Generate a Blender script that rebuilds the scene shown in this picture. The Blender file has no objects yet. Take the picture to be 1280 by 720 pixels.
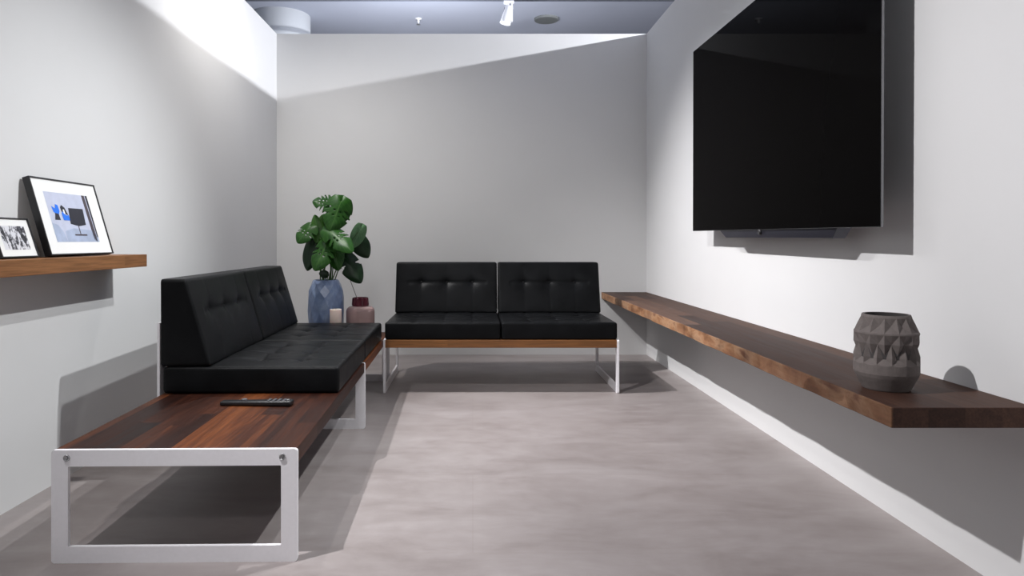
import bpy, bmesh, math, random
from mathutils import Vector, Matrix
random.seed(4)
PI = math.pi
S = bpy.context.scene
C = S.collection
H = 0.9            # eye height
F = 845.0          # focal length in pixels of the 1280 frame
XR, XL, YB, ZT = 1.372, -1.549, 5.34, 2.535   # room shell
VX, VY = 591.0, 301.0

def at(px, py, Y):
    return Vector(((px-VX)*Y/F, Y, H-(py-VY)*Y/F))

# ------------------------------------------------------------------ materials
def new_mat(name):
    m = bpy.data.materials.new(name); m.use_nodes = True
    nt = m.node_tree; b = nt.nodes['Principled BSDF']
    return m, nt, b
def nd(nt, t, **kw):
    n = nt.nodes.new(t)
    for k, v in kw.items():
        if k in n.inputs.keys(): n.inputs[k].default_value = v
        else: setattr(n, k, v)
    return n
def math_n(nt, op, a, b=None, c=None):
    n = nt.nodes.new('ShaderNodeMath'); n.operation = op
    for i, v in enumerate((a, b, c)):
        if v is None: continue
        if hasattr(v, 'links'): nt.links.new(v, n.inputs[i])
        else: n.inputs[i].default_value = v
    return n.outputs[0]
def ramp(nt, fac, stops):
    r = nt.nodes.new('ShaderNodeValToRGB')
    e = r.color_ramp.elements
    while len(e) < len(stops): e.new(0.5)
    for i, (p, c) in enumerate(stops):
        e[i].position = p; e[i].color = (*c, 1)
    nt.links.new(fac, r.inputs[0]); return r.outputs[0]
def noise(nt, vec, scale, detail=4, rough=.5, dist=0):
    n = nt.nodes.new('ShaderNodeTexNoise')
    n.inputs['Scale'].default_value = scale; n.inputs['Detail'].default_value = detail
    n.inputs['Roughness'].default_value = rough; n.inputs['Distortion'].default_value = dist
    nt.links.new(vec, n.inputs['Vector']); return n.outputs['Fac']
def coords(nt, scale=(1,1,1), loc=(0,0,0)):
    t = nt.nodes.new('ShaderNodeTexCoord'); m = nt.nodes.new('ShaderNodeMapping')
    m.inputs['Scale'].default_value = scale; m.inputs['Location'].default_value = loc
    nt.links.new(t.outputs['Object'], m.inputs['Vector']); return m.outputs[0]
def bump(nt, b, h, strength, dist=.01):
    n = nt.nodes.new('ShaderNodeBump'); n.inputs['Strength'].default_value = strength
    n.inputs['Distance'].default_value = dist
    nt.links.new(h, n.inputs['Height']); nt.links.new(n.outputs[0], b.inputs['Normal'])
def mixc(nt, fac, a, b, mode='MIX'):
    n = nt.nodes.new('ShaderNodeMix'); n.data_type = 'RGBA'; n.blend_type = mode
    for sock, v in ((n.inputs[0], fac), (n.inputs[6], a), (n.inputs[7], b)):
        if hasattr(v, 'links'): nt.links.new(v, sock)
        elif isinstance(v, tuple): sock.default_value = (*v, 1)
        else: sock.default_value = v
    return n.outputs[2]
def simple(name, col, rough=.5, metal=0, var=.06, scale=30, bmp=0, spec=.5, **kw):
    m, nt, b = new_mat(name)
    v = coords(nt); f = noise(nt, v, scale, 5, .6)
    nt.links.new(ramp(nt, f, [(.3, tuple(c*(1-var) for c in col)), (.7, tuple(min(1, c*(1+var)) for c in col))]), b.inputs['Base Color'])
    b.inputs['Roughness'].default_value = rough; b.inputs['Metallic'].default_value = metal
    b.inputs['Specular IOR Level'].default_value = spec
    for k, x in kw.items(): b.inputs[k].default_value = x
    if bmp: bump(nt, b, f, bmp, .002)
    return m

M = {}
M['wall'] = simple('wall_paint', (.69,.69,.69), .75, var=.012, scale=2.5, spec=.25)
M['ceiling'] = simple('ceiling_paint', (.50,.53,.62), .85, var=.03, scale=1.2, spec=.2)
M['column'] = simple('column_paint', (.70,.72,.74), .8, var=.02, scale=3)
M['frame'] = simple('light_powder_coated_steel', (.88,.87,.90), .42, metal=.0, var=.02, scale=80, bmp=.05)
M['steel'] = simple('bolt_steel', (.45,.45,.46), .3, metal=.9, var=.05)
M['dark'] = simple('black_plastic', (.012,.012,.014), .35, var=.1)
M['darkgrey'] = simple('charcoal_plastic', (.03,.03,.042), .32, var=.1, metal=.4)
M['key'] = simple('remote_key_grey', (.09,.09,.10), .5)
M['screen'] = simple('tv_glass', (.0025,.0022,.0022), .03, var=.01, spec=.007)
M['tvedge'] = simple('tv_metal_edge', (.22,.22,.23), .25, metal=.8, var=.02)
M['whitemetal'] = simple('white_lacquer', (.85,.85,.87), .35, var=.02)
M['track'] = simple('track_grey', (.10,.11,.14), .5)
M['mat'] = simple('mat_board', (.80,.80,.79), .9, var=.01, scale=200)
M['candle'] = simple('candle_wax', (.72,.60,.54), .55, var=.02, **{'Subsurface Weight': .2})
M['wick'] = simple('candle_wick', (.05,.04,.035), .9)
M['concrete'] = simple('grey_stoneware', (.125,.106,.100), .85, var=.12, scale=60, bmp=.25)
M['concrete_in'] = simple('stoneware_inside', (.05,.045,.045), .9)
M['stem'] = simple('plant_stem', (.045,.11,.025), .5, var=.2)
M['stem_dark'] = simple('cutting_stem', (.05,.045,.03), .6, var=.2)
M['soil'] = simple('soil', (.03,.022,.015), .95, var=.4, bmp=.6)
M['blue'] = simple('print_blue', (.01,.16,.75), .5, var=.02)
M['pblack'] = simple('print_black', (.015,.015,.025), .5)
M['pbrown'] = simple('print_brown', (.06,.045,.055), .5)
M['pwhite'] = simple('print_pale', (.50,.53,.66), .5)
M['pbed'] = simple('print_bed_white', (.36,.42,.56), .5, var=.15, scale=20)
M['diffuser'] = simple('fixture_grey', (.17,.18,.18), .6, var=.05)

def leather():
    m, nt, b = new_mat('black_leather')
    v = coords(nt)
    vo = nt.nodes.new('ShaderNodeTexVoronoi'); vo.inputs['Scale'].default_value = 320
    nt.links.new(v, vo.inputs['Vector'])
    big = noise(nt, v, 9, 3)
    nt.links.new(ramp(nt, big, [(.3,(.0040,.0043,.0048)), (.75,(.0075,.008,.009))]), b.inputs['Base Color'])
    nt.links.new(ramp(nt, big, [(.2,(.36,)*3), (.8,(.46,)*3)]), b.inputs['Roughness'])
    b.inputs['Specular IOR Level'].default_value = .10
    h = math_n(nt, 'ADD', vo.outputs['Distance'], math_n(nt, 'MULTIPLY', big, 2.0))
    bump(nt, b, h, .22, .0015)
    return m
M['leather'] = leather()

def staves(name, cols, wid, length, axis, rough=.35, grain_c=(.35,.35,.35), edge=None, spec=.5):
    """glued wooden staves running along `axis` (0=x,1=y)"""
    m, nt, b = new_mat(name)
    v = coords(nt)
    sp = nt.nodes.new('ShaderNodeSeparateXYZ'); nt.links.new(v, sp.inputs[0])
    along = sp.outputs[axis]; across = sp.outputs[1-axis]
    row = math_n(nt, 'FLOOR', math_n(nt, 'DIVIDE', across, wid))
    wn = nt.nodes.new('ShaderNodeTexWhiteNoise'); wn.noise_dimensions = '1D'
    nt.links.new(row, wn.inputs['W'])
    a2 = math_n(nt, 'ADD', along, math_n(nt, 'MULTIPLY', wn.outputs['Value'], length*3))
    col = math_n(nt, 'FLOOR', math_n(nt, 'DIVIDE', a2, length))
    cid = math_n(nt, 'ADD', math_n(nt, 'MULTIPLY', row, 7.13), math_n(nt, 'MULTIPLY', col, 3.71))
    wn2 = nt.nodes.new('ShaderNodeTexWhiteNoise'); wn2.noise_dimensions = '1D'
    nt.links.new(cid, wn2.inputs['W'])
    cb = nt.nodes.new('ShaderNodeCombineXYZ')
    off = math_n(nt, 'MULTIPLY', cid, 1.7)
    nt.links.new(math_n(nt, 'ADD', math_n(nt, 'MULTIPLY', along, 1.6), off), cb.inputs[0])
    nt.links.new(math_n(nt, 'MULTIPLY', across, 26), cb.inputs[1])
    nt.links.new(math_n(nt, 'MULTIPLY', sp.outputs[2], 26), cb.inputs[2])
    g1 = noise(nt, cb.outputs[0], 1.0, 6, .62, .6)
    cb2 = nt.nodes.new('ShaderNodeCombineXYZ')
    nt.links.new(math_n(nt, 'ADD', math_n(nt, 'MULTIPLY', along, 6), off), cb2.inputs[0])
    nt.links.new(math_n(nt, 'MULTIPLY', across, 160), cb2.inputs[1])
    nt.links.new(math_n(nt, 'MULTIPLY', sp.outputs[2], 160), cb2.inputs[2])
    g2 = noise(nt, cb2.outputs[0], 1.0, 3, .6)
    f = math_n(nt, 'ADD', math_n(nt, 'MULTIPLY', wn2.outputs['Value'], .62), math_n(nt, 'MULTIPLY', math_n(nt, 'SUBTRACT', g1, .25), .75))
    n = len(cols)
    base = ramp(nt, f, [(.05+.9*i/(n-1), c) for i, c in enumerate(cols)])
    g = ramp(nt, g2, [(.35, grain_c), (.6, (1,1,1))])
    c = mixc(nt, .55, base, g, 'MULTIPLY')
    if edge: c = edge(nt, sp, c)
    nt.links.new(c, b.inputs['Base Color'])
    nt.links.new(ramp(nt, g1, [(.2,(rough,)*3), (.8,(rough+.15,)*3)]), b.inputs['Roughness'])
    b.inputs['Specular IOR Level'].default_value = spec
    bump(nt, b, g2, .08, .001)
    return m
M['walnut'] = staves('oiled_walnut_staves', [(.006,.002,.0015),(.024,.0055,.0022),(.055,.014,.0045),(.15,.043,.011),(.026,.006,.002)], .072, 1.1, 0, rough=.45, spec=.2)
M['rail'] = staves('honey_walnut_rail', [(.17,.065,.018),(.27,.11,.03),(.36,.16,.05)], .3, 1.5, 0, rough=.4)
def shelf_edge(nt, sp, c):
    # paler sapwood along the front edge of the slab, in patches
    v = coords(nt, (9, 5.5, 14))
    p = noise(nt, v, 1.0, 5, .65, .4)
    y = sp.outputs[1]
    span = nt.nodes.new('ShaderNodeMapRange'); span.inputs[1].default_value = -2.9; span.inputs[2].default_value = -1.2
    nt.links.new(math_n(nt, 'MULTIPLY', y, -1), span.inputs[0])
    x = nt.nodes.new('ShaderNodeMapRange'); x.inputs[1].default_value = .006; x.inputs[2].default_value = .0
    nt.links.new(sp.outputs[0], x.inputs[0])
    far = nt.nodes.new('ShaderNodeMapRange'); far.inputs[1].default_value = .5; far.inputs[2].default_value = 1.5
    nt.links.new(y, far.inputs[0])
    m = math_n(nt, 'MULTIPLY', x.outputs[0], math_n(nt, 'ADD', .3, math_n(nt, 'MULTIPLY', far.outputs[0], .6)))
    pal = ramp(nt, p, [(.32,(.13,.055,.028)), (.48,(.30,.15,.075)), (.58,(.40,.24,.14)), (.68,(.16,.07,.04))])
    return mixc(nt, m, c, pal)
M['shelf'] = staves('walnut_wall_slab', [(.018,.008,.006),(.048,.022,.015),(.085,.042,.028),(.16,.088,.058)], .09, 1.3, 1, rough=.5, grain_c=(.45,.45,.45), edge=shelf_edge, spec=.2)
M['ledge'] = staves('ledge_oak', [(.20,.085,.032),(.28,.125,.05),(.36,.175,.075)], .3, 6, 1, rough=.5, spec=.3)

def floor_mat():
    m, nt, b = new_mat('taupe_stone_effect_floor')
    v = coords(nt, (1.5, 3.4, 1)); v2 = coords(nt, (7, 15, 1)); v3 = coords(nt)
    a = noise(nt, v, 1.3, 6, .62, .5); c = noise(nt, v2, 1.6, 5, .7, .3)
    f = math_n(nt, 'ADD', math_n(nt, 'MULTIPLY', a, .7), math_n(nt, 'MULTIPLY', c, .3))
    col = ramp(nt, f, [(.30,(.232,.198,.190)), (.48,(.300,.264,.257)), (.66,(.360,.324,.319))])
    br = nt.nodes.new('ShaderNodeTexBrick'); nt.links.new(v3, br.inputs['Vector'])
    br.inputs['Scale'].default_value = 1; br.inputs['Brick Width'].default_value = 40; br.inputs['Row Height'].default_value = .65
    br.inputs['Mortar Size'].default_value = .0016; br.inputs['Mortar Smooth'].default_value = .2
    br.inputs['Color1'].default_value = (1,1,1,1); br.inputs['Color2'].default_value = (.96,.96,.96,1); br.inputs['Mortar'].default_value = (.93,.92,.91,1)
    nt.links.new(mixc(nt, 1.0, col, br.outputs['Color'], 'MULTIPLY'), b.inputs['Base Color'])
    nt.links.new(ramp(nt, c, [(.3,(.36,)*3), (.7,(.50,)*3)]), b.inputs['Roughness'])
    b.inputs['Specular IOR Level'].default_value = .4
    bump(nt, b, c, .06, .002)
    return m
M['floor'] = floor_mat()

def leaf_mat(name, c1, c2, vein, spec=.5, rough=.32):
    m, nt, b = new_mat(name)
    v = coords(nt); f = noise(nt, v, 26, 4, .6)
    uv = nt.nodes.new('ShaderNodeUVMap')
    sp = nt.nodes.new('ShaderNodeSeparateXYZ'); nt.links.new(uv.outputs[0], sp.inputs[0])
    av = math_n(nt, 'ABSOLUTE', math_n(nt, 'SUBTRACT', sp.outputs[1], .5))      # distance from midrib
    mid = math_n(nt, 'LESS_THAN', av, .014)
    q = math_n(nt, 'FRACT', math_n(nt, 'SUBTRACT', math_n(nt, 'MULTIPLY', sp.outputs[0], 7), math_n(nt, 'MULTIPLY', av, 5)))
    side = math_n(nt, 'LESS_THAN', q, .10)
    vf = math_n(nt, 'MULTIPLY', math_n(nt, 'MAXIMUM', mid, math_n(nt, 'MULTIPLY', side, .55)), .6)
    base = ramp(nt, f, [(.3, c1), (.7, c2)])
    nt.links.new(mixc(nt, vf, base, vein), b.inputs['Base Color'])
    b.inputs['Roughness'].default_value = rough; b.inputs['Specular IOR Level'].default_value = spec
    bump(nt, b, q, .15, .002)
    return m
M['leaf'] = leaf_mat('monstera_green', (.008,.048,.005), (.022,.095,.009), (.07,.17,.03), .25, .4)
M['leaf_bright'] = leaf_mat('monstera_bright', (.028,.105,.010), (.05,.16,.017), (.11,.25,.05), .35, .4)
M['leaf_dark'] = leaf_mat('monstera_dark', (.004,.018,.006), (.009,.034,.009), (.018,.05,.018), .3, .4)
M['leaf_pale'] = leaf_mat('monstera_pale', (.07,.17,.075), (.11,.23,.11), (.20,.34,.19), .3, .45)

def glaze():
    m, nt, b = new_mat('blue_glazed_ceramic')
    v = coords(nt, (1,1,.6)); f = noise(nt, v, 14, 5, .65, .5)
    nt.links.new(ramp(nt, f, [(.3,(.12,.17,.31)), (.5,(.20,.27,.44)), (.72,(.34,.42,.58))]), b.inputs['Base Color'])
    b.inputs['Roughness'].default_value = .28
    return m
M['glaze'] = glaze()
def glass(name, col, rough=.05, alpha_t=.6):
    m, nt, b = new_mat(name)
    v = coords(nt); f = noise(nt, v, 12, 2)
    nt.links.new(ramp(nt, f, [(.3, tuple(c*.94 for c in col)), (.7, col)]), b.inputs['Base Color'])
    b.inputs['Roughness'].default_value = rough; b.inputs['Transmission Weight'].default_value = alpha_t
    b.inputs['IOR'].default_value = 1.3
    return m
M['pinkglass'] = glass('rose_glass', (.74,.54,.52), .12, .5)
M['plumglass'] = glass('plum_glass', (.20,.045,.07), .1, .45)

def bw_print():
    m, nt, b = new_mat('black_and_white_print')
    v = coords(nt, (1, 45, 14)); v2 = coords(nt)
    a = noise(nt, v, 1.0, 3, .6, 1.5); c = noise(nt, v2, 55, 4, .7, 1.0)
    f = math_n(nt, 'ADD', math_n(nt, 'MULTIPLY', a, .55), math_n(nt, 'MULTIPLY', c, .45))
    nt.links.new(ramp(nt, f, [(.44,(.012,.012,.015)), (.49,(.10,.10,.12)), (.54,(.66,.66,.70))]), b.inputs['Base Color'])
    b.inputs['Roughness'].default_value = .4
    return m
M['bw'] = bw_print()

# ------------------------------------------------------------------ mesh helpers
def link(name, bm, mat, parent=None, smooth=False, mats=None):
    bmesh.ops.recalc_face_normals(bm, faces=bm.faces[:]) if not mats == 'keep' else None
    me = bpy.data.meshes.new(name); bm.to_mesh(me); bm.free()
    ms = mat if isinstance(mat, (list, tuple)) else [mat]
    for m in ms: me.materials.append(m)
    if smooth: me.polygons.foreach_set('use_smooth', [True]*len(me.polygons))
    o = bpy.data.objects.new(name, me); C.objects.link(o)
    if parent: o.parent = parent
    return o
def box(bm, x0, x1, y0, y1, z0, z1, bev=0, seg=2):
    r = bmesh.ops.create_cube(bm, size=1)
    vs = r['verts']
    for v in vs:
        v.co = Vector((x0 + (v.co.x+.5)*(x1-x0), y0 + (v.co.y+.5)*(y1-y0), z0 + (v.co.z+.5)*(z1-z0)))
    if bev:
        es = list({e for v in vs for e in v.link_edges})
        bmesh.ops.bevel(bm, geom=es, offset=bev, segments=seg, profile=.6, affect='EDGES')
def bx(name, dims, mat, parent=None, bev=0, seg=2):
    bm = bmesh.new(); box(bm, *dims, bev=bev, seg=seg); return link(name, bm, mat, parent)
def lathe(bm, prof, n=32, ang=0, center=(0,0), twist=None):
    rings = []
    for k, (r, z) in enumerate(prof):
        ring = []
        for i in range(n):
            a = 2*PI*i/n + ang + (twist[k] if twist else 0)
            ring.append(bm.verts.new((center[0]+r*math.cos(a), center[1]+r*math.sin(a), z)))
        rings.append(ring)
    for a, b in zip(rings, rings[1:]):
        for i in range(n):
            bm.faces.new((a[i], a[(i+1)%n], b[(i+1)%n], b[i]))
    return rings
def tube(bm, pts, r0, r1=None, n=8):
    r1 = r0 if r1 is None else r1
    rings = []
    for k, p in enumerate(pts):
        d = (pts[min(k+1, len(pts)-1)] - pts[max(k-1, 0)]).normalized()
        u = d.orthogonal().normalized() if abs(d.z) > .99 else d.cross(Vector((0,0,1))).normalized()
        w = d.cross(u)
        r = r0 + (r1-r0)*k/(len(pts)-1)
        rings.append([bm.verts.new(p + u*r*math.cos(2*PI*i/n) + w*r*math.sin(2*PI*i/n)) for i in range(n)])
    for a, b in zip(rings, rings[1:]):
        for i in range(n): bm.faces.new((a[i], a[(i+1)%n], b[(i+1)%n], b[i]))
    bm.faces.new(rings[0]); bm.faces.new(rings[-1])
def tag(o, label=None, cat=None, group=None, kind=None):
    if label: o['label'] = label
    if cat: o['category'] = cat
    if group: o['group'] = group
    if kind: o['kind'] = kind
    return o
def thing(name, label, cat, loc=(0,0,0), rotz=0, group=None):
    o = bpy.data.objects.new(name, None); o.empty_display_size = .1; C.objects.link(o)
    o.location = loc; o.rotation_euler = (0,0,rotz)
    return tag(o, label, cat, group)
def structure(name, dims, mat, label, bev=0):
    o = bx(name, dims, mat, None, bev); return tag(o, label, None, None, 'structure')

# ------------------------------------------------------------------ room shell
structure('floor', (-6, 6, -4, 11, -.1, 0), M['floor'], 'taupe stone-effect floor with faint streaks')
structure('wall_back', (XL-.12, XR+.12, YB, YB+.12, 0, ZT), M['wall'], 'plain pale partition wall behind the short sofa')
structure('wall_left', (XL-.12, XL, .2, YB, 0, ZT), M['wall'], 'plain pale partition wall carrying the picture ledge')
structure('wall_right', (XR, XR+.12, .2, YB, 0, ZT), M['wall'], 'plain pale partition wall carrying the television')
structure('ceiling', (-6, 6, -4, 11, 3.3, 3.4), M['ceiling'], 'bluish grey hall ceiling above the open-topped room')
# round column behind the back wall, running up to the ceiling
bm = bmesh.new(); r = lathe(bm, [(.3, 0), (.3, 3.3)], 48); bm.faces.new(r[0]); bm.faces.new(r[-1])
o = link('column', bm, M['column'], smooth=False)
for p in o.data.polygons: p.use_smooth = len(p.vertices) == 4
o.location = (-2.04, 7.22, 0); tag(o, 'round white column rising behind the back wall', 'column')

# ------------------------------------------------------------------ cushions
def axis_samples(L, r, step):
    a = [0, r*.3, r*.65, r]
    n = max(1, round((L-2*r)/step))
    a += [r + (L-2*r)*i/n for i in range(1, n+1)]
    a += [L-r*.65, L-r*.3, L]
    return a
def cushion(name, W, D, T, r, face, buttons, mat, parent, mapf=None, depth=.019, pleat=.0060, puff=.006, step=.009):
    """soft block 0..W x 0..D x 0..T, face 'z' (top) or 'y' (front, -y) carries the tufting at `buttons` in face coordinates"""
    xs, ys, zs = axis_samples(W, r, step if True else 0), axis_samples(D, r, step if face == 'z' else .03), axis_samples(T, r, step if face == 'y' else .03)
    bm = bmesh.new(); cache = {}
    A, B = (W, D) if face == 'z' else (W, T)
    us = sorted({round(b[0], 4) for b in buttons}); ws = sorted({round(b[1], 4) for b in buttons})
    def disp(a, b):
        e = min(a, A-a, b, B-b)
        edge = min(1, max(0, e/.03)); 
        d = 0
        for u, w in buttons:
            q = math.hypot(a-u, b-w)
            d -= depth*math.exp(-(q/.030)**1.15)
        if ws:
            for w in ws: d -= pleat*math.exp(-abs(b-w)/.008)*(1.0 if us[0]-.09 < a < us[-1]+.09 else .12)
            for u in us:
                d -= pleat*math.exp(-abs(a-u)/.006)*(1.0 if face == 'z' else .15)
        pf = puff*(1-abs(2*a/A-1)**4)*(1-abs(2*b/B-1)**4)
        return d*max(edge, .6 if face == 'z' else 0) + pf
    def vert(x, y, z):
        k = (round(x,5), round(y,5), round(z,5))
        if k in cache: return cache[k]
        p = Vector((x,y,z)); c = Vector((min(max(x,r),W-r), min(max(y,r),D-r), min(max(z,r),T-r)))
        n = p-c
        if n.length > 1e-9: p = c + n.normalized()*r
        # gentle bellying of the other sides
        if face == 'z' and z > T-1e-6: p.z += disp(x, y)
        if face == 'y' and y < 1e-6: p.y -= disp(x, z)
        if mapf: p = mapf(p)
        v = bm.verts.new(p); cache[k] = v; return v
    def grid(A1, A2, fn):
        for i in range(len(A1)-1):
            for j in range(len(A2)-1):
                q = [fn(A1[i],A2[j]), fn(A1[i+1],A2[j]), fn(A1[i+1],A2[j+1]), fn(A1[i],A2[j+1])]
                try: bm.faces.new([vert(*c) for c in q])
                except ValueError: pass
    for z in (0, T): grid(xs, ys, lambda a, b: (a, b, z))
    for y in (0, D): grid(xs, zs, lambda a, b: (a, y, b))
    for x in (0, W): grid(ys, zs, lambda a, b: (x, a, b))
    o = link(name, bm, mat, parent, smooth=True)
    for u, w in buttons:
        b_ = bmesh.new(); bmesh.ops.create_uvsphere(b_, u_segments=12, v_segments=8, radius=.0085)
        for v in b_.verts:
            v.co.z *= .4
            p = v.co.copy()
            if face == 'z': p = Vector((u+p.x, w+p.y, T-depth+puff-.002+p.z))
            else: p = Vector((u+p.x, depth-puff+.002-p.z, w+p.y))
            v.co = mapf(p) if mapf else p
        link('button', b_, mat, o, smooth=True)
    return o

# ------------------------------------------------------------------ sofas
def hoop(x, t, D, Ht, w, parent, label=None):
    """closed rectangular flat-bar frame in the local y-z plane"""
    bm = bmesh.new()
    def rr(y0, y1, z0, z1, rad, n=5):
        pts = []
        for cy, cz, a0 in ((y1-rad, z1-rad, 0), (y0+rad, z1-rad, PI/2), (y0+rad, z0+rad, PI), (y1-rad, z0+rad, 1.5*PI)):
            for i in range(n): 
                a = a0 + PI/2*i/(n-1); pts.append((cy+rad*math.cos(a), cz+rad*math.sin(a)))
        return pts
    out, inn = rr(0, D, 0, Ht, .009), rr(w, D-w, w, Ht-w, .003)
    R = [[bm.verts.new((xx, y, z)) for y, z in pts] for xx in (x, x+t) for pts in (out, inn)]
    n = len(out)
    for a, b in ((0,1), (1,3), (3,2), (2,0)):
        for i in range(n): bm.faces.new((R[a][i], R[a][(i+1)%n], R[b][(i+1)%n], R[b][i]))
    bmesh.ops.bevel(bm, geom=[e for e in bm.edges if e.calc_face_angle(0) > 1.2], offset=.0012, segments=1, affect='EDGES')
    return link('frame_hoop', bm, M['frame'], parent)
def sofa(root, length, depth, top, hoops, cush0, cl, ncush, woodmat, slab=.047):
    t = .012
    for x in hoops: hoop(x, t, depth, top, .046, root)
    for a, b in zip(hoops, hoops[1:]):
        bx('wooden_top', (a+t, b, .004, depth-.004, top-slab, top-.001), woodmat, root, bev=.002)
    bs = .008; sd = depth-.012
    for k in range(ncush):
        x0 = cush0 + k*cl
        btn = [(cl*.25*i, sd*.26*j) for i in (1,2,3) for j in (1,2)]
        c = cushion('seat_cushion', cl-.004, sd, .102, .014, 'z', btn, M['leather'], root)
        c.location = (x0+.002, bs, top)
    bh = .335; tb, tt = .195, .095
    def wedge(p):
        f = 1 - p.y/tb
        return Vector((p.x, p.y + (tb-tt)*(p.z/bh)*f, p.z))
    for k in range(ncush):
        x0 = cush0 + k*cl
        btn = [(cl*.25*i, bh*.60) for i in (1,2,3)]
        c = cushion('backrest', cl-.008, tb, bh, .013, 'y', btn, M['leather'], root, mapf=wedge, depth=.027, pleat=.011, puff=.008)
        c.location = (x0+.004, depth-tb+.006, top+.103)
        if k < 1:
            c.data = c.data
    # metal supports holding the backrests from behind
    for x in (cush0+.005, cush0+ncush*cl-.055):
        bx('back_support', (x, x+.05, depth+.007, depth+.017, top-.06, top+.27), M['frame'], root, bev=.001)
A1 = math.radians(91.0)
long_sofa = thing('sofa', 'long low sofa by the left wall, its walnut bench left bare at the near end', 'sofa', (-.492, 1.897, 0), A1)
sofa(long_sofa, 2.445, .684, .316, [0, 1.34, 2.43], .690, .700, 2, M['walnut'])
for yy in (.042, .641):                              # bolts in the near frame
    bm = bmesh.new(); r = lathe(bm, [(.0001,-.003), (.003,-.003), (.0042,-.001), (.0085,-.0035), (.0092,-.0025), (.0092,.002)], 20)
    for v in bm.verts: v.co = Vector((v.co.z, v.co.x+yy, v.co.y+.294))
    link('bolt', bm, M['steel'], long_sofa)
short_sofa = thing('sofa', 'short two-seat black leather sofa standing before the back wall', 'sofa', (-.528, 3.98, 0), 0)
sofa(short_sofa, 1.39, .70, .316, [0, 1.378], .006, .689, 2, M['rail'])

# ------------------------------------------------------------------ right wall slab shelf
SX = 1.016
o = bx('wall_shelf', (0, XR-SX, 0, YB-1.641-.002, 0, .05), M['shelf'], None, bev=.0025)
o.location = (SX, 1.641, .445); tag(o, 'long thick walnut wall shelf running under the television', 'shelf')
# roughen the waney front edge
bm = bmesh.new(); bm.from_mesh(o.data)
cuts = []
bmesh.ops.subdivide_edges(bm, edges=[e for e in bm.edges if abs(e.verts[0].co.y-e.verts[1].co.y) > 1], cuts=90)
rr_ = random.Random(2); ph = [rr_.uniform(0, 6) for _ in range(6)]
for v in bm.verts:
    if v.co.x < .02 and .15 < v.co.y < 3.6:
        y = v.co.y
        v.co.x += .0016*math.sin(9*y+ph[0]) + .0012*math.sin(23*y+ph[1]+v.co.z*40) + .0008*math.sin(51*y+ph[2])
        if v.co.z < .02: v.co.x += .001*math.sin(17*y+ph[3])
bm.to_mesh(o.data); bm.free()

# left picture ledge
o = bx('picture_ledge', (0, .149, 0, 1.70, 0, .052), M['ledge'], None, bev=.002)
o.location = (XL, 1.205, .790); tag(o, 'brown wooden picture ledge on the left wall holding two framed pictures', 'shelf')
ZS = .842

# ------------------------------------------------------------------ television
TX = 1.25
tvY0, tvY1 = 2.072, 3.842
tw = tvY1-tvY0; thh = .945*1.25/1.16
tv = thing('television', 'large black flat-screen television mounted on the right wall', 'television', (TX, tvY0, .942), 0)
tv.rotation_euler = (math.radians(.42), 0, 0)
bx('panel', (.0012, .009, 0, tw, 0, thh), M['tvedge'], tv, bev=.001)
bx('screen', (0, .0012, .002, tw-.002, .002, thh-.002), M['screen'], tv)
bx('rear_housing', (.009, .05, .25, tw-.25, .03, .55), M['dark'], tv, bev=.008)
bx('wall_bracket', (.05, XR-TX-.001, .62, tw-.62, .15, .42), M['dark'], tv, bev=.002)
# tapered speaker bar under the screen
bm = bmesh.new()
ya, yb = 845*TX/453-tvY0, 845*TX/306-tvY0
sec = [(ya+.0, 0), (ya+.045, -.040), (yb-.075, -.040), (yb, 0)]
F0 = [bm.verts.new((.008+(.006 if z < 0 else 0), y, z+.004)) for y, z in sec]
F1 = [bm.verts.new((.060, y, z+.004)) for y, z in sec]
bm.faces.new(F0); bm.faces.new(F1[::-1])
for i in range(4): bm.faces.new((F0[i], F0[(i+1)%4], F1[(i+1)%4], F1[i]))
bmesh.ops.bevel(bm, geom=bm.edges[:], offset=.0015, segments=1, affect='EDGES')
sb_ = link('speaker_bar', bm, M['darkgrey'], tv)
bm = bmesh.new(); r = lathe(bm, [(.0001,-.004),(.007,-.004),(.010,-.003),(.012,0),(.012,.01)], 24)
for v in bm.verts: v.co = Vector((v.co.z+.004, v.co.x+845*TX/357-tvY0, v.co.y-.010))
link('sensor', bm, M['dark'], sb_, smooth=True)
bm = bmesh.new(); r = lathe(bm, [(.0065,-.0045),(.0065,-.0052),(.0085,-.0052),(.0085,-.004)], 24)
for v in bm.verts: v.co = Vector((v.co.z+.004, v.co.x+845*TX/357-tvY0, v.co.y-.010))
link('sensor_ring', bm, M['tvedge'], sb_)

# ------------------------------------------------------------------ remote control
rc = thing('remote_control', 'slim black remote control lying on the bare walnut end of the long sofa', 'remote control', at(322, 506, 2.40)*0+Vector((-.768, 2.405, .3165)), math.radians(-2))
bm = bmesh.new(); box(bm, -.128, .128, -.021, .021, 0, .018, bev=.006, seg=3)
for v in bm.verts: v.co.y *= 1 - .16*((.128-v.co.x)/.256); v.co.z *= 1 - .25*max(0, -v.co.x/.128)
link('body', bm, M['dark'], rc, smooth=True)
for i in range(4):
    for j in range(3):
        bx('remote_key', (.04+i*.018, .050+i*.018, -.015+j*.012, -.008+j*.012, .0175, .0195), M['key'], rc, bev=.001)
for x_, s_ in ((-.045,.010), (.112,.006)):
    bm = bmesh.new(); r = lathe(bm, [(s_,.0145 if x_<0 else .0165),(s_,.0205),(s_*.7,.0215)], 20); bm.faces.new(r[-1])
    for v in bm.verts: v.co.x += x_
    link('remote_key', bm, M['steel' if x_ > 0 else 'key'], rc)

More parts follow.
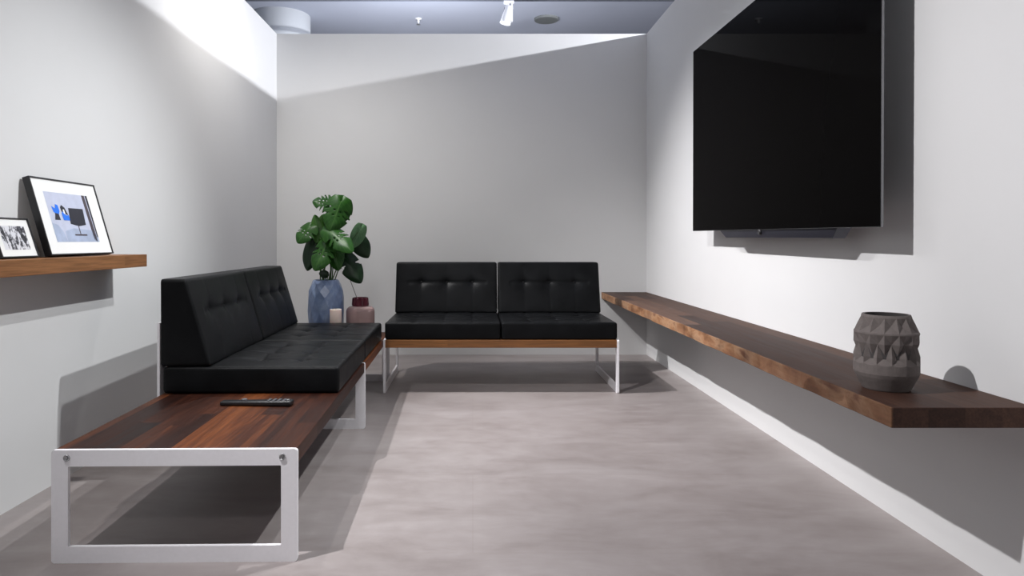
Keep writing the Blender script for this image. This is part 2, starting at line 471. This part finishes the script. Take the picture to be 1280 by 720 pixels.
# ------------------------------------------------------------------ grey faceted vase
def vase_shell(bm, rings, n):
    """rings: (r, z, half_step_offset, alt_inset)"""
    R = []
    for r, z, off, alt in rings:
        ring = []
        for i in range(n):
            a = 2*PI*(i + (.5 if off else 0))/n
            rr = r*(1-alt) if (alt and i % 2) else r
            ring.append(bm.verts.new((rr*math.cos(a), rr*math.sin(a), z)))
        R.append((ring, off))
    for (a, oa), (b, ob) in zip(R, R[1:]):
        for i in range(n):
            j = (i+1) % n
            if oa == ob: bm.faces.new((a[i], a[j], b[j], b[i]))
            elif ob: bm.faces.new((a[i], a[j], b[i])); bm.faces.new((a[j], b[j], b[i]))
            else: bm.faces.new((a[i], b[j], b[i])); bm.faces.new((a[i], a[j], b[j]))
    return R
n = 16
bm = bmesh.new()
R = vase_shell(bm, [(.059,0,0,0), (.0615,.003,0,0), (.080,.040,0,0), (.0835,.050,0,0), (.0835,.076,0,0)], 56)
bm.faces.new(R[0][0][::-1])
base48 = R[-1][0]
NC = 14
def coarse(r, z, off):
    return [bm.verts.new((r*math.cos(2*PI*(i+off)/NC), r*math.sin(2*PI*(i+off)/NC), z)) for i in range(NC)]
def join(a, oa, b, ob):
    for i in range(NC):
        j = (i+1) % NC
        if oa == ob: bm.faces.new((a[i], a[j], b[j], b[i]))
        elif ob: bm.faces.new((a[i], a[j], b[i])); bm.faces.new((a[j], b[j], b[i]))
        else: bm.faces.new((a[i], b[j], b[i])); bm.faces.new((a[i], a[j], b[j]))
c0 = coarse(.0835, .079, 0)
for i in range(NC):
    for k in range(4):
        if k < 2: bm.faces.new((base48[4*i+k], base48[(4*i+k+1) % 56], c0[i]))
        else: bm.faces.new((base48[4*i+k], base48[(4*i+k+1) % 56], c0[(i+1) % NC]))
    bm.faces.new((base48[4*i+2], c0[(i+1) % NC], c0[i]))
R_ = .0835
def ring28(re, ro, z):
    return [bm.verts.new(((re if i % 2 == 0 else ro)*math.cos(PI*i/NC), (re if i % 2 == 0 else ro)*math.sin(PI*i/NC), z)) for i in range(2*NC)]
def tri28(a, b, flip):
    for i in range(2*NC):
        j = (i+1) % (2*NC)
        if (i % 2 == 0) == flip: bm.faces.new((a[i], a[j], b[j])); bm.faces.new((a[i], b[j], b[i]))
        else: bm.faces.new((a[i], a[j], b[i])); bm.faces.new((a[j], b[j], b[i]))
q0 = ring28(R_*.9999, R_*math.cos(PI/NC), .0795)
for i in range(NC):
    j = (i+1) % NC
    bm.faces.new((c0[i], q0[2*i+1], q0[2*i])); bm.faces.new((c0[i], c0[j], q0[2*i+1])); bm.faces.new((c0[j], q0[(2*i+2) % (2*NC)], q0[2*i+1]))
q1 = ring28(.0835, .0690, .098); q2 = ring28(.0735, .0835, .136); q3 = ring28(.0830, .0830, .163); q4 = ring28(.0822, .0822, .167)
q5 = ring28(.0630, .0745, .186); q6 = ring28(.0640, .0640, .209); q7 = ring28(.0615, .0615, .216); q8 = ring28(.0555, .0555, .2155)
for a, b, f in ((q0,q1,True),(q1,q2,False),(q2,q3,True),(q3,q4,True),(q4,q5,False),(q5,q6,True),(q6,q7,True),(q7,q8,True)): tri28(a, b, f)
vz = link('vase', bm, M['concrete'])
vz.location = (1.134, 1.855, .4952); vz.rotation_euler = (0,0,.30); vz.scale = (.945,)*3
tag(vz, 'dark grey faceted stoneware vase on the near end of the long wall shelf', 'vase')
bm = bmesh.new(); r = lathe(bm, [(.0557,.2150),(.060,.19),(.072,.15),(.072,.05),(.05,.012)], 32); bm.faces.new(r[-1])
link('vase_interior', bm, M['concrete_in'], vz, smooth=True)

# ------------------------------------------------------------------ pictures leaning on the ledge
def picture(name, label, y0, w, xb, xt, z0, h, border, thick, build):
    """frame facing +x; bottom front edge at x=xb, top front at x=xt"""
    L = math.hypot(h, xb-xt); ang = math.atan2(xb-xt, h)
    t = thing(name, label, 'picture', (xb, y0, z0), 0)
    t.rotation_euler = (0, -ang, 0)
    bm = bmesh.new()
    for d in ((-thick, 0, 0, w, 0, border), (-thick, 0, 0, w, L-border, L), (-thick, 0, 0, border, border, L-border), (-thick, 0, w-border, w, border, L-border)):
        box(bm, *d)
    bmesh.ops.remove_doubles(bm, verts=bm.verts[:], dist=1e-5)
    link('picture_frame', bm, M['dark'], t)
    bx('mat_board', (-thick+.002, -.004, border, w-border, border, L-border), M['mat'], t)
    build(t, w, L)
    return t
def flat(bm, pts, x, mi=0):
    f = bm.faces.new([bm.verts.new((x, y, z)) for y, z in pts]); f.material_index = mi
def big_print(t, w, L):
    u0, u1, v0, v1 = .15*w, .82*w, .175*L, .83*L
    def P(u, v): return (u0+u*(u1-u0), L-(v0+v*(v1-v0)))
    bm = bmesh.new()
    def poly(pts, layer, mi): flat(bm, [P(*p) for p in pts], -.0038+layer*.0002, mi)
    poly([(0,0),(1,0),(1,1),(0,1)], 0, 0)
    poly([(0,.62),(.12,.66),(.2,.8),(.24,1),(0,1)], 1, 5)
    poly([(.24,.78),(.45,.72),(.9,.75),(1,.85),(1,1),(.24,1)], 1, 5)
    poly([(.86,0),(.93,0),(.96,1),(.88,.95)], 1, 3)
    poly([(.95,0),(1,0),(1,.9),(.97,.9)], 2, 2)
    poly([(.455,.30),(.80,.30),(.77,.64),(.60,.67),(.41,.63)], 3, 2)          # lamp shade
    poly([(.57,.66),(.59,.66),(.59,.84),(.57,.84)], 3, 3)
    poly([(.44,.84),(.73,.84),(.73,.87),(.44,.87)], 3, 3)
    poly([(.08,.28),(.15,.33),(.18,.24),(.23,.26),(.24,.38),(.19,.47),(.10,.40)], 3, 1)
    poly([(.13,.42),(.20,.44),(.21,.56),(.09,.56)], 4, 2)
    poly([(.27,.30),(.31,.25),(.37,.30),(.41,.45),(.29,.42)], 3, 2)
    poly([(.27,.42),(.31,.38),(.36,.46),(.42,.45),(.42,.56),(.28,.56)], 4, 1)
    poly([(.315,.34),(.345,.34),(.355,.44),(.315,.42)], 5, 4)
    me = link('art_print', bm, [M['pwhite'], M['blue'], M['pblack'], M['pbrown'], M['mat'], M['pbed']], t)
def small_print(t, w, L):
    bm = bmesh.new(); flat(bm, [(.16*w,.20*L),(.84*w,.20*L),(.84*w,.80*L),(.16*w,.80*L)], -.0036)
    link('art_print', bm, M['bw'], t)
picture('picture_frame_large', 'larger black-framed picture leaning on the ledge, print of a lamp and blue figures', 2.3124, .400, -1.44, -1.52, ZS+.0085, .273, .0045, .024, big_print).name = 'framed_picture'
picture('framed_picture', 'smaller black-framed black-and-white photograph at the near end of the ledge', 2.098, .180, -1.458, -1.5005, ZS+.005, .128, .004, .018, small_print)

# ------------------------------------------------------------------ objects on the far end of the bench
BZ = .3165
# blue faceted vase with plant
PV = Vector((-.912, 4.20, BZ))
bm = bmesh.new()
vase_shell(bm, [(.088,0,0,0), (.101,.012,0,0), (.108,.07,1,0), (.111,.15,0,0), (.110,.235,1,.0), (.105,.275,0,0), (.092,.312,1,0), (.080,.338,0,0), (.076,.342,0,0), (.070,.338,0,0)], 11)
bm.faces.new([v for v in bm.verts][:11][::-1])
pv = link('vase', bm, M['glaze']); pv.location = PV; tag(pv, 'blue glazed faceted vase holding the monstera on the far end of the long sofa bench', 'vase')
bm = bmesh.new(); r = lathe(bm, [(.070,.337),(.078,.30),(.085,.2)], 22); bm.faces.new(r[-1]); link('vase_interior', bm, M['soil'], pv)

def leaf(bm, base, tip, width, normal_hint, slits, curl=.35, droop=.25, holes=True, seed=0):
    """heart-shaped split leaf from base to tip"""
    rnd = random.Random(seed)
    d = tip-base; L = d.length; d.normalize()
    s = d.cross(normal_hint).normalized(); nrm = s.cross(d).normalized()
    NU, NV = 44, 28
    def half(u):   # half width profile, heart lobes at the base
        return (math.sin(PI*min(1, (u+.04)/1.04)**.72))**.62*(1-.15*u) if 0 < u < 1 else 0
    uvl = bm.loops.layers.uv.verify()
    V = {}
    sl = [(.30+.135*k+rnd.uniform(-.015,.015), rnd.uniform(.40,.58)) for k in range(slits)]
    sr = [(.28+.135*k+rnd.uniform(-.015,.015), rnd.uniform(.40,.58)) for k in range(slits)]
    for i in range(NU+1):
        for j in range(NV+1):
            u = i/NU; v = 2*j/NV-1
            w = half(u)*width/2
            uu = u - .20*abs(v)**1.5*max(0, 1-u*2.6)*1.0 + .07*abs(v)*(u*(1-u))*2
            x = uu*L; y = v*w
            z = -curl*width*.5*(v*v)*(w/(width/2)) - droop*L*(u**2) + .10*L*u + .012*width*math.sin(9*u+3*abs(v))
            V[i,j] = bm.verts.new(base + d*x + s*y + nrm*z)
    for i in range(NU):
        for j in range(NV):
            u = (i+.5)/NU; v = 2*(j+.5)/NV-1
            S_ = sl if v < 0 else sr
            skip = False
            av = abs(v)
            for (uc, v0) in S_:
                wd = .008+.040*max(0, av-v0)/(1-v0)
                if av > v0 and abs(u-uc-(av-.5)*.10) < wd: skip = True
                if holes and .16 < av < .30 and abs(u-uc-.055) < .018: skip = True
            if skip: continue
            q = [V[i,j], V[i+1,j], V[i+1,j+1], V[i,j+1]]
            try: f = bm.faces.new(q)
            except ValueError: continue
            for lp, (a, b) in zip(f.loops, ((i,j),(i+1,j),(i+1,j+1),(i,j+1))):
                lp[uvl].uv = (a/NU, b/NV)
def make_leaf(parent, b, t, w, mat, dep=0, tdep=0, hint=(0,-1,.35), slits=3, curl=.35, droop=.2, seed=0, name='leaf'):
    Y = 4.20+dep
    def z(p, y): return at(350+p[0]/5.54, 230+p[1]/5.54, y)
    B, T = z(b, Y), z(t, Y+tdep)
    bm = bmesh.new()
    leaf(bm, B, T, w*1.12/5.54*Y/F, Vector(hint), slits, curl, droop, slits > 1, seed)
    bmesh.ops.delete(bm, geom=[v for v in bm.verts if not v.link_faces], context='VERTS')
    me = bpy.data.meshes.new(name); bm.to_mesh(me); bm.free(); me.materials.append(M[mat])
    me.polygons.foreach_set('use_smooth', [True]*len(me.polygons))
    o = bpy.data.objects.new(name, me); C.objects.link(o)
    if parent:
        o.parent = parent; o.matrix_parent_inverse = Matrix.Translation(-parent.location)
    so = o.modifiers.new('thickness', 'SOLIDIFY'); so.thickness = .0012; so.offset = 0
    return B
plant = thing('monstera_plant', 'green monstera plant with split leaves growing from the blue vase', 'plant', (PV.x, PV.y, BZ+.30))
LV = [ # base, tip, width, material, depth, tip depth, hint, slits
 ((415,150),(228,108),180,'leaf',.00,-.05,(.1,-.75,.65),4,.2,.2),
 ((425,118),(345,325),185,'leaf',-.05,-.06,(.2,-1,.25),2,.35,.15),
 ((215,290),(118,402),150,'leaf',-.02,-.06,(-.3,-1,.5),2,.25,.2),
 ((268,375),(240,212),92,'leaf_bright',-.03,.02,(-.1,-1,.2),0,.3,.1),
 ((335,320),(498,455),150,'leaf',-.09,-.12,(.1,-.9,.6),2,.35,.2),
 ((562,302),(500,445),95,'leaf_pale',.02,.00,(.3,-1,.1),0,.15,.1),
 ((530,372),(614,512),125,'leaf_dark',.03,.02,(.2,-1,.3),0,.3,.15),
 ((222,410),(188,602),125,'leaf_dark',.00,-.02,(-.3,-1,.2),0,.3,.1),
 ((335,395),(238,596),165,'leaf',-.08,-.10,(-.2,-1,.35),2,.35,.15),
 ((365,395),(405,600),125,'leaf',-.02,-.03,(.3,-1,.2),1,.35,.15),
 ((320,235),(300,350),110,'leaf_bright',.02,.0,(0,-1,.3),0,.3,.1),
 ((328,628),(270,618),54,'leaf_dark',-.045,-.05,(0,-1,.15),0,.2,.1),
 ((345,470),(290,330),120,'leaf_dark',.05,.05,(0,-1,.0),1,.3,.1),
 ((420,230),(470,130),100,'leaf',.04,.05,(.1,-1,.1),0,.3,.1),
]
for k, (b, t, w, mt, dp, td, hint, sl_, cu, dr) in enumerate(LV):
    B = make_leaf(plant, b, t, w, mt, dp, td, hint, sl_, cu, dr, seed=k+3)
    bm = bmesh.new()
    a = 2*PI*k/len(LV)*2.4
    root = Vector((PV.x+.035*math.cos(a), PV.y+.035*math.sin(a), BZ+.27))
    mid = (root+B)/2 + Vector(((B.x-PV.x)*-.18, 0, .02))
    pts = [root*(1-s)**2 + mid*2*s*(1-s) + B*s*s for s in [i/9 for i in range(10)]]
    tube(bm, pts, .0042, .0022, 7)
    for v in bm.verts: v.co -= plant.location
    link('stem', bm, M['stem'], plant, smooth=True)

# pink bottle vase
BV = Vector((-.700, 4.21, BZ))
bm = bmesh.new()
prof = [(.001,.0),(.080,.0),(.086,.006),(.088,.02),(.088,.145),(.084,.162),(.072,.174),(.050,.178),(.046,.182)]
inner = [(.043,.180),(.046,.174),(.068,.169),(.080,.160),(.084,.144),(.084,.02),(.080,.008),(.001,.006)]
lathe(bm, prof+inner, 40); bv = link('bottle_vase', bm, M['pinkglass'], smooth=True); bv.location = BV
tag(bv, 'squat rose-pink glass bottle with a ribbed plum collar, right of the blue vase', 'vase')
bm = bmesh.new()
nn = 40; rg = []
for z, r0, am in ((.176,.048,0), (.180,.0505,.0), (.186,.050,.002), (.222,.0455,.003), (.230,.046,.001), (.231,.043,.0), (.222,.038,.0), (.180,.040,.0)):
    rg.append([bm.verts.new(((r0+am*(1.5 if i%4<2 else -1.5))*math.cos(2*PI*i/nn), (r0+am*(1.5 if i%4<2 else -1.5))*math.sin(2*PI*i/nn), z)) for i in range(nn)])
for a, b in zip(rg, rg[1:]):
    for i in range(nn): bm.faces.new((a[i], a[(i+1)%nn], b[(i+1)%nn], b[i]))
link('collar', bm, M['plumglass'], bv)
cut = thing('leaf_cutting', 'single dark leaf on a thin stem standing in the pink glass bottle', 'plant', (BV.x, BV.y, BZ+.03))
B = make_leaf(cut, (452,508), (562,685), 140, 'leaf_dark', .0, -.03, (.2,-1,.3), 1, .3, .15, seed=40)
bm = bmesh.new()
P0 = Vector((BV.x-.006, BV.y, BZ+.03)); P1 = at(446, 372, 4.21); P2 = at(438, 351, 4.23)
tube(bm, [P0, P0.lerp(P1,.5), P1, P2, P2.lerp(B,.5)+Vector((.004,0,0)), B], .0022, .0016, 7)
for v in bm.verts: v.co -= cut.location
link('stem', bm, M['stem_dark'], cut, smooth=True)
# candle
cd = thing('candle', 'pale pink pillar candle standing before the blue vase', 'candle', (-.822, 4.055, BZ))
bm = bmesh.new(); r = lathe(bm, [(.033,0),(.035,.002),(.035,.170),(.033,.174),(.028,.172),(.006,.169)], 32); bm.faces.new(r[0]); bm.faces.new(r[-1]); link('wax_body', bm, M['candle'], cd, smooth=True)
bm = bmesh.new(); tube(bm, [Vector((0,0,.168)), Vector((.0005,0,.174)), Vector((.002,0,.179))], .001, n=6); link('wick', bm, M['wick'], cd)

# ------------------------------------------------------------------ hall ceiling fittings
tr = bx('light_track', (-3.2, 3.2, -.018, .018, 0, .035), M['track'], None, bev=.003); tr.location = (0, 6.0, 3.03)
tag(tr, 'slim dark lighting track crossing the hall below the ceiling', 'light track')
for x in (-2.6, -.9, 1.1, 2.6):
    bm = bmesh.new(); tube(bm, [Vector((x,0,.034)), Vector((x,0,.27))], .004, n=8); link('suspension_rod', bm, M['track'], tr)
sx = (636-VX)*6/F
sp_ = thing('track_spotlight', 'white adjustable spotlight hanging from the ceiling track', 'spotlight', (sx, 6.0, 3.03))
bx('track_adapter', (-.045, .045, -.017, .017, -.028, -.001), M['whitemetal'], sp_, bev=.004)
bm = bmesh.new(); box(bm, .018, .034, -.02, .02, -.19, -.02, bev=.004); tube(bm, [Vector((-.004,0,-.015)), Vector((-.004,0,-.05))], .012, n=12); link('bracket', bm, M['whitemetal'], sp_)
bm = bmesh.new(); r = lathe(bm, [(.012,.075),(.030,.072),(.036,.06),(.047,-.075),(.050,-.085),(.044,-.085),(.040,-.070)], 28); bm.faces.new(r[0]); bm.faces.new(r[-1])
hd = link('lamp_head', bm, M['whitemetal'], sp_, smooth=True); hd.location = (-.012, 0, -.120); hd.rotation_euler = (0, math.radians(14), 0)
bm = bmesh.new(); box(bm, -.0395, -.034, -.012, .012, -.055, .050, bev=.001); link('heat_slot', bm, M['track'], hd)
dsk = bmesh.new(); r = lathe(dsk, [(.132,0),(.132,-.012),(.125,-.022),(.100,-.026)], 40); dsk.faces.new(r[-1]); 
o = link('ceiling_speaker', dsk, M['diffuser'], smooth=False); o.location = ((683-VX)*7.3/F, 7.3, 3.3); tag(o, 'round grey disc fitted to the ceiling right of the spotlight', 'ceiling fitting')
spk = thing('sprinkler', 'small white sprinkler head on the ceiling left of the spotlight', 'sprinkler', ((523-VX)*7.3/F, 7.3, 3.3))
bm = bmesh.new(); r = lathe(bm, [(.035,0),(.033,-.008),(.012,-.012),(.012,-.04),(.007,-.045),(.007,-.06)], 20); bm.faces.new(r[-1]); link('body', bm, M['whitemetal'], spk, smooth=True)
bm = bmesh.new(); r = lathe(bm, [(.002,-.06),(.022,-.062),(.022,-.066)], 20); bm.faces.new(r[-1]); link('deflector', bm, M['steel'], spk)

# ------------------------------------------------------------------ lights
def spot(loc, target, power, angle=90, blend=.6, rad=.02, col=(1,1,1)):
    l = bpy.data.lights.new('spot_lamp', 'SPOT'); l.energy = power; l.spot_size = math.radians(angle); l.spot_blend = blend
    l.shadow_soft_size = rad; l.color = col
    o = bpy.data.objects.new('spot_lamp', l); C.objects.link(o); o.location = loc
    o.rotation_euler = (Vector(target)-Vector(loc)).to_track_quat('-Z', 'Y').to_euler()
W_ = (1, .985, .97)
WR = (1, .985, 1)
spot((-1.45, 3.60, 2.90), (1.372, 3.85, .0), 430, 64, 1.0, .022, WR)      # onto the far part of the television wall
spot((-1.45, 1.28, 2.90), (1.35, 2.25, -.3), 390, 84, 1.0, .022, WR)      # onto its near part
spot((-1.20, 3.80, 2.95), (-.8, 4.4, .0), 110, 130, 1.0, .022, (1, .97, .93))   # corner above the plant
spot((.97, 2.85, 2.95), (-1.549, 2.5, .05), 225, 66, 1.0, .022, (.97, .99, 1))       # onto the ledge wall
spot((.48, 2.75, 2.95), (-1.549, 2.4, .0), 125, 66, 1.0, .022, (.97, .99, 1))
spot((3.87, 4.15, 2.98), (.3, 5.34, 2.6), 1050, 96, 1.0, .02, (.93,.95,1))   # beyond the right wall, grazing its top edge
spot((-.2, -1.3, 3.1), (-1.0, 4.6, 1.2), 108, 72, 1.0, .25, (1, .98, .97))      # added soft fill behind the camera, for sofa frame and back wall
l = bpy.data.lights.new('ceiling_fill', 'POINT'); l.energy = 84; l.shadow_soft_size = .15; l.color = (.90, .93, 1)  # added fill hidden behind the back wall, brightens hall ceiling and column
o = bpy.data.objects.new('ceiling_fill', l); C.objects.link(o); o.location = (-.5, 6.1, 2.2)
w = bpy.data.worlds.new('hall_ambient'); S.world = w; w.use_nodes = True
bg = w.node_tree.nodes['Background']; bg.inputs[0].default_value = (.90,.93,1.0,1); bg.inputs[1].default_value = .16

# ------------------------------------------------------------------ camera
cam = bpy.data.cameras.new('camera'); co = bpy.data.objects.new('camera', cam); C.objects.link(co)
co.location = (0, 0, H); co.rotation_euler = (PI/2, 0, 0)
cam.sensor_width = 36; cam.lens = 36*F/1280
cam.shift_x = (640-VX)/1280; cam.shift_y = -(360-VY)/1280
cam.clip_start = .02
S.camera = co
S.view_settings.view_transform = 'Standard'; S.view_settings.look = 'None'
S.view_settings.exposure = .12; S.view_settings.gamma = 1; S.view_settings.use_curve_mapping = False
